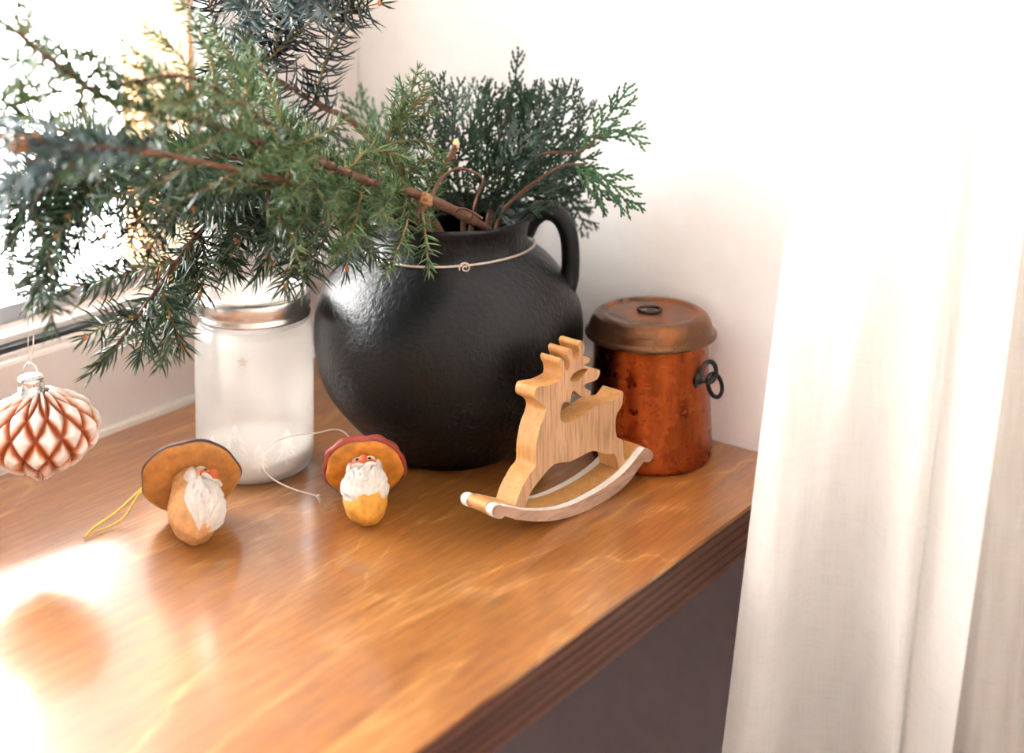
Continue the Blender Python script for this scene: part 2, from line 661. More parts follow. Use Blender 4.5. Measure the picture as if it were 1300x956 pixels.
rr = np.interp(np.linspace(0, 1, 40), [0, .12, .4, .8, 1], [.0105, .0085, .0070, .0068, .009])
v, f = tube(pts, rr, 14)
mk('handle', v, f, 'clay', pot)
ang = np.linspace(0, 2 * np.pi, 90, endpoint=False)
ring = np.stack([.0655 * np.cos(ang), .0655 * np.sin(ang), .1585 + .0012 * np.sin(2 * ang + 1.5)], 1)
v, f = tube(ring, .00095, 6, closed=True)
wr = mk('neck_wire', v, f, 'wire', pot)
ca = math.atan2(-FW[1], -FW[0]) + .22
cc = np.array([.068 * math.cos(ca), .068 * math.sin(ca), .158])
th = np.linspace(0, 3.4 * np.pi, 50)
rad = .0006 + .0040 * th / th[-1]
sp = cc + np.outer(rad * np.cos(th), RT) + np.outer(rad * np.sin(th), [0, 0, 1]) - np.outer(.0008 * np.ones(50), FW)
v, f = tube(sp, .00065, 6)
mk('wire_spiral', v, f, 'wire', wr)

# ------------------------------------------------------------------ glass jar
JC = base_centre(325, 621, .043)
jar = thing('glass_jar', 'frosted glass jar with a silver screw lid, stars and fir trees', 'jar', JC)
op = smoothprof([(.0005, 0), (.030, 0), (.038, .0015), (.0415, .005), (.043, .010), (.0432, .03), (.0432, .08), (.043, .100), (.0415, .107), (.0392, .1105), (.0385, .114)], 70)
v, f = lathe(op, 72)
mk('glass_body', v, f, 'jar', jar)
v, f = lathe([(.0385, .1095), (.0396, .1105), (.0398, .1125), (.0388, .1135)], 72)
mk('neck_ring', v, f, 'clear', jar)
v, f = lathe([(.0005, .004), (.036, .004), (.0385, .007), (.0388, .019), (.0378, .021), (.0005, .021)], 64)
mk('white_fill', v, f, 'wax', jar)
# lid: knurled band and disc
segs = 160
prof = [(.0392, .1145), (.0412, .1148), (.0416, .1165), (.0405, .1185), (.0405, .121), (.0413, .1225), (.0413, .1285), (.0410, .1310), (.0398, .1322), (.0375, .1324), (.0372, .1315)]


def knurl(a, z, r):
    return .00035 * (1 if int(round(a / (2 * math.pi) * segs)) % 2 else -1) if .122 < z < .130 and r > .041 else 0


v, f = lathe(prof, segs, (0, 0, 0), knurl)
lid = mk('screw_band', v, f, 'tin', jar)
v, f = lathe([(.0376, .1314), (.0345, .1314), (.0335, .1322), (.0325, .1322), (.0315, .1314), (.0005, .1314)], 72)
mk('lid_disc', v, f, 'tindisc', jar)


def jarface(px, z):
    """direction angle on the jar for picture column px"""
    d = (px - 323) / 1720.0 / .0436
    return math.atan2(-FW[1], -FW[0]) + math.asin(max(-.99, min(.99, d)))


def jarpatch(name, poly, a0, z0, mat):
    """flat print wrapped on the jar: poly in metres (s around, t up)"""
    vv = []
    for s, t_ in poly:
        a = a0 + s / .0435
        vv.append((.0435 * math.cos(a), .0435 * math.sin(a), z0 + t_))
    n = len(poly)
    c = np.mean(vv, 0)
    vv.append(c * np.array([1.0, 1.0, 1]))
    return mk(name, vv, [(i, (i + 1) % n, n) for i in range(n)], mat, jar, None, False)


star = [((.0048 if k % 2 == 0 else .002) * math.sin(k * math.pi / 5), (.0048 if k % 2 == 0 else .002) * math.cos(k * math.pi / 5)) for k in range(10)]
jarpatch('printed_star', star, jarface(321, 0), .0925, 'starprint')
jarpatch('printed_star', [(a * .8, b * .8) for a, b in star], jarface(386, 0), .0915, 'starprint')
tree = [(-.0012, 0), (-.0012, .003), (-.008, .003), (-.004, .009), (-.0065, .009), (-.003, .015), (-.0048, .015), (0, .024), (.0048, .015), (.003, .015), (.0065, .009), (.004, .009), (.008, .003), (.0012, .003), (.0012, 0)]
for px, k, z0 in ((281, 1.0, .014), (311, 1.5, .012), (340, .9, .012), (372, 1.15, .014)):
    jarpatch('printed_fir', [(a * k, b * k) for a, b in tree], jarface(px, 0), z0, 'treeprint')

# ------------------------------------------------------------------ copper canister
CC = base_centre(825, 606, .0455)
can = thing('copper_canister', 'small worn copper canister with domed lid and iron ring handle', 'canister', CC)
prof = smoothprof([(.0005, 0), (.04, 0), (.0460, .0008), (.0467, .004), (.0462, .02), (.0440, .06), (.0430, .085), (.0432, .0925), (.0436, .0945)], 50)
v, f = lathe(prof, 72)
mk('body', v, f, 'copper', can)
prof = smoothprof([(.0450, .0915), (.0482, .0918), (.0496, .0930), (.0492, .0950), (.0474, .0960), (.0466, .0985), (.0452, .1030), (.0424, .1072), (.0385, .1092), (.0345, .1094), (.0322, .1080), (.02, .1082), (.0005, .1084)], 70)
v, f = lathe(prof, 80)
clid = mk('lid', v, f, 'copperlid', can)
# lid ring: bracket and flat ring lying on the lid
v, f = cat(ellipsoid((0, 0, .1086), (.0045, .0045, .0026), None, 16, 8),
           tube(np.array([RT * (.0085 * math.cos(a) - .001) + FW * (.0055 * math.sin(a) + .001) + np.array([0, 0, .1102 + .0006 * math.sin(a)]) for a in np.linspace(0, 2 * math.pi, 36, endpoint=False)]), .0013, 8, closed=True))
mk('lid_ring', v, f, 'iron', clid)
ha = math.atan2(-FW[1], -FW[0]) + math.asin(.76)
hn = np.array([math.cos(ha), math.sin(ha), 0])
ht = np.array([-math.sin(ha), math.cos(ha), 0])
hz = np.array([0, 0, 1.0])
hb = hn * .0438
axm = np.stack([ht, hz, hn])
v, f = cat(ellipsoid(hb + hz * .067 - ht * .001, (.0062, .0058, .0030), axm, 18, 10), ellipsoid(hb + hz * .067 + hn * .003, (.0025, .0025, .0022), axm, 12, 8))
mk('handle_plate', v, f, 'iron', can)
e = hb + hz * .0725 + hn * .0055 + ht * .0045
v, f = tube(np.array([e + hz * (.0078 * math.cos(a)) + (hn * .55 + ht * .83) * (.0055 * math.sin(a)) for a in np.linspace(0, 2 * math.pi, 32, endpoint=False)]), .0017, 8, closed=True)
v2, f2 = tube(np.array([hb + hz * .067, hb + hz * .068 + hn * .006]), .0024, 8)
mk('handle_eye', *cat((v, f), (v2, f2)), 'iron', can)
e = hb + hz * .0615 + hn * .0075 + ht * .0095
q = .5
v, f = tube(np.array([e + (hz * math.cos(q) - hn * math.sin(q) * .5) * (.0095 * math.cos(a)) + (hn * .35 + ht * .93) * (.0060 * math.sin(a)) for a in np.linspace(0, 2 * math.pi, 32, endpoint=False)]), .0016, 8, closed=True)
mk('handle_ring', v, f, 'iron', can)

# ------------------------------------------------------------------ rocking reindeer
DA = math.radians(6)
DU = np.array([math.sin(DA), math.cos(DA), 0])           # along the toy, head to tail
DN = np.array([math.cos(DA), -math.sin(DA), 0])          # towards the room
DZ = np.array([0, 0, 1.0])
RUN_T, BODY_T = .0055, .0175
P0 = onz(690, 676)
deer = thing('rocking_reindeer', 'small oak reindeer toy standing on curved white-edged rockers', 'toy', P0)
PB = P0 - DN * RUN_T


def toplane(pts, org):
    out = []
    for px, py in pts:
        q = onplane(px, py, org, DN) - np.asarray(org)
        out.append((float(np.dot(q, DU)), float(q[2])))
    return out


def smooth_poly(poly, per=4):
    p = np.array([(a, b, 0) for a, b in poly])
    n = len(p)
    out = []
    for i in range(n):
        a, b, c, d = p[i - 1], p[i], p[(i + 1) % n], p[(i + 2) % n]
        for k in range(per):
            t = k / per
            cr = .5 * (2 * b + (c - a) * t + (2 * a - 5 * b + 4 * c - d) * t * t + (3 * b - a - 3 * c + d) * t ** 3)
            out.append(cr * .8 + (b + (c - b) * t) * .2)
    return [(q[0], q[1]) for q in out]


A_ = lambda u, v: (640 + u / 5.975, 410 + v / 5.975)
B_ = lambda u, v: (580 + u / 5.0, 540 + v / 5.0)
outA1 = [A_(*p) for p in [(249, 900), (270, 800), (300, 720), (314, 655), (292, 612), (236, 578), (233, 530), (250, 490), (300, 478), (350, 470), (400, 448), (438, 425),
                          (446, 390), (440, 345), (423, 312), (422, 284), (436, 268), (452, 288), (457, 335), (475, 366), (492, 345), (497, 290), (481, 244), (482, 212), (499, 194), (516, 210), (516, 265), (540, 286), (563, 262), (572, 215),
                          (560, 172), (570, 146), (589, 137), (606, 150), (609, 205), (594, 255), (618, 272), (645, 263), (651, 285), (636, 304), (604, 322), (650, 352), (712, 352), (729, 376), (702, 430), (625, 460), (614, 490),
                          (655, 515), (652, 545), (612, 567), (570, 545), (532, 514), (512, 530), (500, 600), (470, 596), (445, 610), (428, 680), (430, 742), (470, 758), (540, 738), (650, 665), (720, 615), (800, 596), (846, 584),
                          (892, 520), (903, 535), (893, 625), (858, 685), (846, 745), (848, 830), (862, 872), (895, 885), (905, 950)]]
outB = [B_(*p) for p in [(1060, 205), (1085, 272), (1040, 345), (1028, 290), (1018, 225), (1000, 182), (950, 182), (865, 162), (800, 190), (720, 230), (620, 246), (540, 330), (472, 420), (440, 500), (418, 590), (358, 590), (380, 480), (412, 400), (460, 312), (498, 262), (500, 165)]]
poly = smooth_poly(toplane(outA1 + outB, PB), 3)
hole = smooth_poly(toplane([A_(*p) for p in [(500, 432), (520, 392), (560, 362), (605, 347), (632, 350), (612, 388), (565, 438), (520, 448)]], PB), 3)


def plate_with_hole(poly, hole, p0, tdir, th):
    """triangulate front outline with hole by bridging, then extrude"""
    h = hole[::-1] if hole else None
    # orientation: make outer CCW and hole CW
    def area(p):
        return .5 * sum(p[i][0] * p[(i + 1) % len(p)][1] - p[(i + 1) % len(p)][0] * p[i][1] for i in range(len(p)))
    if area(poly) < 0:
        poly = poly[::-1]
    if h and area(h) > 0:
        h = h[::-1]
    import mathutils
    loops = [[Vector((a, b, 0)) for a, b in poly]] + ([[Vector((a, b, 0)) for a, b in h]] if h else [])
    tris = mathutils.geometry.tessellate_polygon(loops)
    pts = poly + (h or [])
    n = len(pts)
    fr = [np.asarray(p0) + a * DU + b * DZ for a, b in pts]
    bk = [p + tdir * th for p in fr]
    faces = []
    for t in tris:
        faces.append(tuple(t)); faces.append(tuple(n + i for i in reversed(t)))
    m0 = len(faces)
    off = 0
    for lp in ([poly, h] if h else [poly]):
        k = len(lp)
        for i in range(k):
            a, b = off + i, off + (i + 1) % k
            faces.append((a, n + a, n + b, b))
        off += k
    mi = [0] * m0 + [1] * (len(faces) - m0)
    return np.array(fr + bk), faces, mi


def smooth_edges(o):
    me = o.data
    me.polygons.foreach_set('use_smooth', [True] * len(me.polygons))
    md = o.modifiers.new('bevel', 'BEVEL')
    md.width = .0006
    md.segments = 2
    md.limit_method = 'ANGLE'
    md.angle_limit = math.radians(50)
    md.harden_normals = True
    return o


def fix_normals(o):
    import bmesh
    bm = bmesh.new()
    bm.from_mesh(o.data)
    bmesh.ops.recalc_face_normals(bm, faces=bm.faces)
    bm.to_mesh(o.data)
    bm.free()
    return o


v, f, mi = plate_with_hole(poly, hole, PB, -DN, BODY_T)
smooth_edges(fix_normals(mk('body', v, f, ['oak', 'oakedge'], deer, P0, True, None, mi)))

low = [(300, 640), (345, 656), (400, 666), (460, 673), (520, 676), (580, 674), (640, 666), (710, 648), (780, 625), (850, 594), (920, 556), (985, 514), (1050, 464), (1105, 405), (1150, 342)]
up = [(1185, 215), (1130, 282), (1085, 335), (1040, 380), (970, 434), (900, 481), (830, 520), (760, 555), (700, 578), (640, 594), (540, 606), (440, 604), (360, 588), (315, 580)]


def disc(c, r, a0, a1, n):
    return [(c[0] + r * math.cos(math.radians(a)), c[1] + r * math.sin(math.radians(a))) for a in np.linspace(a0, a1, n)]


rp = [B_(*p) for p in low + disc((1203, 252), 44, 110, -115, 9) + up[1:] + disc((268, 616), 46, -50, -320, 10)]
rpoly = smooth_poly(toplane(rp, P0), 2)
zmin = min(b for a, b in rpoly)
rpoly = [(a, b - zmin) for a, b in rpoly]
for nm, off, th, mats in (('rocker_side', 0, RUN_T, ['runner', 'whiteedge']), ('rocker_centre', RUN_T + .0004, BODY_T - .0008, ['oak', 'oakedge']), ('rocker_side', RUN_T + BODY_T, RUN_T, ['runner', 'whiteedge'])):
    rq = rpoly if nm == 'rocker_side' else [(a, b + .0006) for a, b in rpoly]
    v, f, mi = plate_with_hole(rq, None, P0 - DN * off, -DN, th)
    smooth_edges(fix_normals(mk(nm, v, f, mats, deer, P0, True, None, mi)))

# ------------------------------------------------------------------ mushroom ornaments with bearded faces
M['tan'] = plain('tan_gills', lin(178, 118, 56), .7, 0, .22, 140, .5, .0008)
M['ochre'] = plain('ochre_gills', lin(182, 112, 30), .7, 0, .35, 120, .5, .001)
M['browncap'] = plain('brown_cap', lin(78, 48, 42), .6, 0, .3, 120, .5, .001)
M['redcap'] = plain('red_cap', lin(142, 52, 40), .55, 0, .3, 160, .7, .0015)
M['stem_tan'] = plain('tan_stem', lin(192, 138, 84), .7, 0, .26, 150, .8, .0015)
M['stem_ochre'] = plain('ochre_stem', lin(200, 138, 46), .7, 0, .3, 120, .8, .0015)
M['beard'] = plain('white_beard_paint', lin(198, 188, 178), .75, 0, .14, 200, .5, .0012)
M['skin'] = plain('skin_paint', lin(214, 152, 118), .6, 0, .08, 120, .1)
M['nose'] = plain('nose_paint', lin(208, 98, 58), .5, 0, .12, 150, .1)
M['eye'] = plain('black_paint', lin(24, 22, 22), .4, 0, .1, 100, 0)
M['gold'] = plain('gold_thread', lin(226, 186, 60), .4, .3, .2, 900, .3)
M['silver'] = plain('silver_thread', lin(214, 204, 194), .35, .4, .15, 900, .3)


def make_mushroom(name, label, px, py, R, L, sr, faz, yaw_off, mats, cord_pts, cord_mat, seed, puff, bulge):
    """local frame: z from stem end to cap, x towards the face"""
    rs = np.random.default_rng(seed)
    ph = rs.uniform(0, 6.28, 8)

    def stemr(z):
        u = z / L
        return float(np.interp(u, [0, .04, .12, .25, .42, .6, .8, 1.0, 1.15], [0, .38, .70, .92, 1.0, .97, .86, .78, .76])) * sr

    def sdisp(a, z, r):
        return .0006 * math.sin(3 * a + ph[0] + 60 * z) + .0004 * math.sin(7 * a + ph[1] + 150 * z) if r > .003 else 0

    parts = {}
    zs = np.concatenate([np.linspace(0, .15, 10), np.linspace(.18, 1.1, 22)]) * L
    parts['stem'] = (lathe([(max(stemr(z), .0002), z) for z in zs], 40, (0, 0, 0), sdisp), mats['stem'])
    wav = lambda a: 1 + .03 * math.sin(2 * a + ph[2]) + .02 * math.sin(5 * a + ph[3]) + .012 * math.sin(9 * a + ph[4])
    und = [(sr * .6, L * 1.0 + .003), (sr * .8, L * .995), (R * .6, L * .99), (R * .85, L * 1.0), (R * .965, L * 1.03), (R, L * 1.05 + .0006)]
    und = smoothprof(und, 18)
    rim = [(R, L * 1.05 + .0006), (R * (1 + bulge * .8), L * 1.05 + .0018), (R * (1 + bulge), L * 1.05 + .0018 + puff * .5), (R * (.95 + bulge * .6), L * 1.05 + .002 + puff), (R * .75, L * 1.05 + .003 + puff * 1.9), (R * .45, L * 1.05 + .004 + puff * 2.5), (.0004, L * 1.05 + .004 + puff * 2.8)]
    rim = smoothprof(rim, 22)
    cd_ = lambda a, z, r: (wav(a) - 1) * r * (r / R) ** 2
    parts['cap_underside'] = (lathe(und, 64, (0, 0, 0), cd_), mats['under'])
    cd2 = lambda a, z, r: (wav(a) - 1) * r * (r / R) ** 2 + (.0006 * math.sin(13 * a + ph[5] + 300 * z) * (r / R) if puff > .003 else 0)
    parts['cap'] = (lathe(rim, 64, (0, 0, 0), cd2), mats['cap'])
    # beard: ridged patch over the stem
    nu, nv = 84, 56
    V, Fc = [], []
    for j in range(nv):
        w = j / (nv - 1)
        z = L * (mats['b0'] + (mats['b1'] - mats['b0']) * w)
        half = math.radians(mats['bw']) * (math.sin(math.pi * min(1, .18 + .62 * w)) ** .6)
        for i in range(nu):
            s = -1 + 2 * i / (nu - 1)
            a = s * half
            edge = max(0, 1 - abs(s) ** 5) * max(0, 1 - (1 - w) ** 10)
            rid = .0007 * math.sin(19 * s + 2.5 * math.sin(6 * w + ph[6]) + 3 * w) + .0005 * math.sin(43 * s - 6 * w + 2 * math.sin(4 * s + 11 * w))
            rr_ = stemr(z) - .0012 + edge * (.0035 + .0020 * math.sin(math.pi * w) + rid)
            zz = z - edge * .0012 * math.sin(9 * s + ph[7]) * (1 - w)
            V.append((rr_ * math.cos(a), rr_ * math.sin(a), zz))
    for j in range(nv - 1):
        for i in range(nu - 1):
            Fc.append((j * nu + i, j * nu + i + 1, (j + 1) * nu + i + 1, (j + 1) * nu + i))
    parts['beard'] = ((np.array(V), Fc), 'beard')
    b1 = L * mats['b1']
    rf = stemr(b1)
    k = sr / .0175
    face = ellipsoid((rf - .002 * k, 0, b1 + .0035 * k), (.0058 * k, .0105 * k, .0075 * k))
    parts['face'] = (face, 'skin')
    parts['nose'] = (ellipsoid((rf + .0052 * k, 0, b1 + .0018 * k), (.0042 * k, .0036 * k, .0034 * k)), 'nose')
    ch = cat(ellipsoid((rf + .0026 * k, .0062 * k, b1 + .0005 * k), (.0028 * k, .0034 * k, .0024 * k)), ellipsoid((rf + .0026 * k, -.0062 * k, b1 + .0005 * k), (.0028 * k, .0034 * k, .0024 * k)))
    parts['cheeks'] = (ch, 'nose')
    parts['eyes'] = (cat(*[ellipsoid((rf + .0030 * k, s * .0048 * k, b1 + .0048 * k), (.0012 * k, .0014 * k, .0011 * k), None, 10, 6) for s in (-1, 1)]), 'eye')
    parts['moustache'] = (cat(*[ellipsoid((rf + .0036 * k, s * .0048 * k, b1 - .0022 * k), (.0024 * k, .0052 * k, .0019 * k)) for s in (-1, 1)]), 'beard')
    parts['hair'] = (cat(*[ellipsoid((rf * .62, s * .0110 * k, b1 + .002 * k), (.0055 * k, .0034 * k, .0075 * k), None, 16, 10, lambda d: .12 * math.sin(14 * d[2] + 5 * d[0])) for s in (-1, 1)] + [ellipsoid((rf * .92, s * .0045 * k, b1 + .0078 * k), (.0038 * k, .0048 * k, .0022 * k)) for s in (-1, 1)]), 'beard')
    # lay it on the sill: tilt so that stem and cap rim both touch
    d = ray(px, py)
    az = math.atan2(d[1], d[0]) + yaw_off

    def frame(e):
        a = np.array([math.cos(az) * math.cos(e), math.sin(az) * math.cos(e), math.sin(e)])
        up_ = np.array([-math.cos(az) * math.sin(e), -math.sin(az) * math.sin(e), math.cos(e)])
        rt = np.cross(a, up_)
        fx = up_ * math.cos(faz) + rt * math.sin(faz)
        fy = np.cross(a, fx)
        return np.stack([fx, fy, a])
    capv = np.vstack([parts['cap'][0][0], parts['cap_underside'][0][0]])
    stv = np.vstack([parts['stem'][0][0], parts['beard'][0][0]])
    lo, hi = 0.0, 1.0
    for _ in range(40):
        e = (lo + hi) / 2
        m = frame(e)
        if (capv @ m)[:, 2].min() < (stv @ m)[:, 2].min():
            lo = e
        else:
            hi = e
    m = frame(e)
    zmin = min((capv @ m)[:, 2].min(), (stv @ m)[:, 2].min())
    org = onz(px, py, .010) - np.array([0, 0, .010])
    shift = org - np.array([0, 0, zmin])
    root = thing(name, label, 'ornament', org)
    objs = {}
    for nm, ((v, f), mt) in parts.items():
        par = root
        if nm in ('nose', 'eyes', 'cheeks'):
            par = objs['face']
        objs[nm] = mk(nm, v @ m + shift, f, mt, par, org)
    top = np.array([0, 0, L * 1.05 + puff * 2.6]) @ m + shift
    return root, top, org


m1 = dict(stem='stem_tan', under='tan', cap='browncap', b0=.04, b1=.78, bw=70)
r1, top1, o1 = make_mushroom('mushroom_ornament', 'bearded mushroom ornament with brown-topped tan cap and gold thread', 250, 684, .0322, .0500, .0165, math.radians(44), math.radians(4), m1, None, 'gold', 3, .0022, .025)
m2 = dict(stem='stem_ochre', under='ochre', cap='redcap', b0=.20, b1=.82, bw=84)
r2, top2, o2 = make_mushroom('mushroom_ornament', 'bearded mushroom ornament with red-rimmed ochre cap and silver thread', 466, 659, .0262, .0440, .0152, math.radians(-4), math.radians(2), m2, None, 'silver', 9, .0048, .09)


def cord(name, pts, r, mat, root, org):
    p = spline(pts, 70)
    v, f = tube(p, r, 6)
    return mk(name, v, f, mat, root, org)


cord('hanging_thread', [top1, onz(205, 598, .030), onz(178, 622, .020), onz(150, 648, .010), onz(122, 668, .004), onz(107, 683, .0015), onz(112, 679, .0015), onz(140, 668, .002), onz(160, 654, .006), onz(176, 628, .018), onz(205, 600, .030), top1], .00065, 'gold', r1, o1)
cord('knot', [top1 + np.array([0, 0, .010]), top1 + np.array([0, 0, .005]), top1], .0013, 'gold', r1, o1)
cord('hanging_thread', [top2, at(434, 547, 1.07), at(400, 550, 1.058), at(365, 555, 1.046), at(342, 570, 1.038), at(333, 588, 1.035), at(342, 605, 1.035), at(370, 620, 1.038), at(400, 629, 1.040), at(405, 632, 1.041), onz(409, 641, .001)], .00055, 'silver', r2, o2)
v, f = cat(ellipsoid(at(404, 630, 1.041), (.0017, .0017, .0013)), tube(np.array([at(404, 630, 1.041), onz(409, 642, .0014)]), .0009, 6))
mk('thread_knot', v, f, 'silver', r2, o2)

# ------------------------------------------------------------------ pinecone bauble


def mat_cone():
    t = NT('painted_cone_glass')
    a = t.n('ShaderNodeAttribute', attribute_name='rnd')
    nz = t.noise(t.coords(), 130, 4, .6)
    fc = t.math('ADD', a.outputs['Fac'], t.math('MULTIPLY', t.math('SUBTRACT', nz, .5), .5))
    c = t.ramp(fc, [(.28, lin(150, 66, 26)), (.46, lin(186, 108, 68)), (.62, lin(208, 174, 154)), (.85, lin(224, 212, 204))])
    return t.surf(t.bsdf(c, .3, .15, t.bump(nz, .1, .0006)))


M['cone'] = mat_cone()
M['capmetal'] = plain('bauble_cap_metal', lin(226, 222, 220), .22, .9, .05, 60, .05)
KC = at(52, 546, .999)
bob = thing('pinecone_bauble', 'orange and white glass pinecone bauble hanging by the window', 'ornament', KC - np.array([0, 0, .036]))
BO = KC - np.array([0, 0, .036])
nu, nv = 280, 150
V, Rn = [], []
for j in range(nv):
    u = j / (nv - 1)
    th_ = math.pi * (.03 + .955 * u)
    for i in range(nu):
        a = 2 * math.pi * i / nu
        lat = u * 4.8
        n_ = 13
        best = None
        # diamond lattice of scales: rows offset by half a scale
        for row in (math.floor(lat) - 1, math.floor(lat), math.floor(lat) + 1, math.floor(lat) + 2):
            off = .5 * (row % 2)
            aa = (a / (2 * math.pi) * n_ - off) % 1.0
            du = min(aa, 1 - aa) / .5
            dv = abs(lat - row) / 1.0
            m_ = 1 - (du + dv)
            if best is None or m_ > best:
                best = m_
        h = max(0.0, best)
        hh = min(1.0, h * 1.5) ** .75
        prof_ = math.sin(th_) ** .78
        R0 = .0358
        rr_ = R0 * prof_ * (1 + .17 * hh - .09)
        zz = .0195 * math.cos(th_) - .008 * max(0, u - .75) * 2 + .0035 * math.exp(-((u - 0) / .08) ** 2)
        if u > .93:
            zz -= .005 * (u - .93) / .07
        V.append((rr_ * math.cos(a), rr_ * math.sin(a), zz + .0045 * hh * math.cos(th_)))
        Rn.append(min(1, hh * 1.0))
Fc = []
for j in range(nv - 1):
    for i in range(nu):
        i2 = (i + 1) % nu
        Fc.append((j * nu + i, (j + 1) * nu + i, (j + 1) * nu + i2, j * nu + i2))
mk('glass_cone', np.array(V) + KC, Fc, 'cone', bob, BO, True, Rn)
ct = KC + np.array([0, 0, .0255]) - RT * .006
v, f = lathe([(.0086, -.002), (.0086, .004), (.0078, .0045), (.0078, .0062), (.0084, .0068), (.0082, .0105), (.0070, .0112), (.0004, .0114)], 40, ct, lambda a, z, r: .0003 * math.sin(20 * a) if z < .004 else 0)
cp = mk('metal_cap', v, f, 'capmetal', bob, BO)
lp = np.array([ct + np.array([0, 0, .0115]) + RT * (.0048 * math.cos(a)) + np.array([0, 0, .009 * math.sin(a)]) for a in np.linspace(0, math.pi, 24)])
v, f = tube(lp, .0005, 6)
mk('wire_loop', v, f, 'capmetal', cp, BO)
HANG = at(36, 392, .985)
for dx in (0, .004):
    v, f = tube(spline([ct + np.array([0, 0, .0205]), (ct + HANG) / 2 + RT * (dx * .8 - .001), HANG + RT * dx], 16), .00045, 5)
    mk('hanging_thread', v, f, 'silver', bob, BO)

# ------------------------------------------------------------------ evergreen branches


def unit(v):
    return v / (np.linalg.norm(v) + 1e-12)


def needle_mesh(path, L, dens, ang0, ang1, w, rs, curl=.3, flat=0.0, upn=None, start=0.0, taper=.35):
    """needles all round a twig path; returns verts, faces, rnd"""
    ln = plen(path)
    n = max(6, int(ln * dens * (1 - start)))
    t_, a_, b_ = frames(path)
    u = np.sort(rs.uniform(start, 1, n))
    u[-3:] = 1.0
    idx = u * (len(path) - 1)
    i0 = np.clip(idx.astype(int), 0, len(path) - 2)
    fr = (idx - i0)[:, None]
    P = path[i0] * (1 - fr) + path[i0 + 1] * fr
    T, A, B = t_[i0], a_[i0], b_[i0]
    ph = (np.arange(n) * 2.399963 + rs.normal(0, .35, n))
    sd = np.cos(ph)[:, None] * A + np.sin(ph)[:, None] * B
    if flat > 0 and upn is not None:
        sd = sd - (sd @ upn)[:, None] * upn[None] * flat
        sd /= np.linalg.norm(sd, axis=1)[:, None] + 1e-9
    an = np.radians(rs.uniform(ang0, ang1, n))
    an = an * np.where(u > .93, .45, 1)
    D = np.cos(an)[:, None] * T + np.sin(an)[:, None] * sd
    D += rs.normal(0, .06, D.shape)
    D /= np.linalg.norm(D, axis=1)[:, None]
    ll = L * rs.uniform(.75, 1.1, n) * (1 - taper * np.clip((u - .8) / .2, 0, 1))
    C1 = np.cross(D, T)
    C1 /= np.linalg.norm(C1, axis=1)[:, None] + 1e-9
    C2 = np.cross(D, C1)
    mid = P + D * (ll * .55)[:, None]
    tipd = D + T * curl
    tipd /= np.linalg.norm(tipd, axis=1)[:, None]
    tip = mid + tipd * (ll * .45)[:, None]
    V = np.zeros((n, 7, 3))
    for k in range(3):
        ca, sa = math.cos(2.0944 * k), math.sin(2.0944 * k)
        o = C1 * ca + C2 * sa
        V[:, k] = P + o * (w * .42)
        V[:, 3 + k] = mid + o * (w * .5)
    V[:, 6] = tip
    base = (np.arange(n) * 7)[:, None]
    fs = []
    pat3 = [(3, 4, 6), (4, 5, 6), (5, 3, 6)]
    pat4 = [(0, 1, 4, 3), (1, 2, 5, 4), (2, 0, 3, 5)]
    F3 = (base[:, :, None] + np.array(pat3)[None]).reshape(-1, 3)
    F4 = (base[:, :, None] + np.array(pat4)[None]).reshape(-1, 4)
    rnd = np.repeat(np.clip(rs.normal(.5, .22, n), 0, 1), 7)
    return V.reshape(-1, 3), F4.tolist() + F3.tolist(), rnd


KIND = {
    'spruce': dict(L=.0235, dens=1350, a0=46, a1=78, w=.00150, curl=.35, mat='spruce'),
    'dark': dict(L=.0265, dens=1150, a0=60, a1=84, w=.00180, curl=.50, mat='darkspruce'),
    'blue': dict(L=.0235, dens=1700, a0=40, a1=75, w=.00170, curl=.35, mat='bluespruce'),
    'juniper': dict(L=.0125, dens=1300, a0=40, a1=78, w=.0012, curl=.15, mat='juniper'),
}


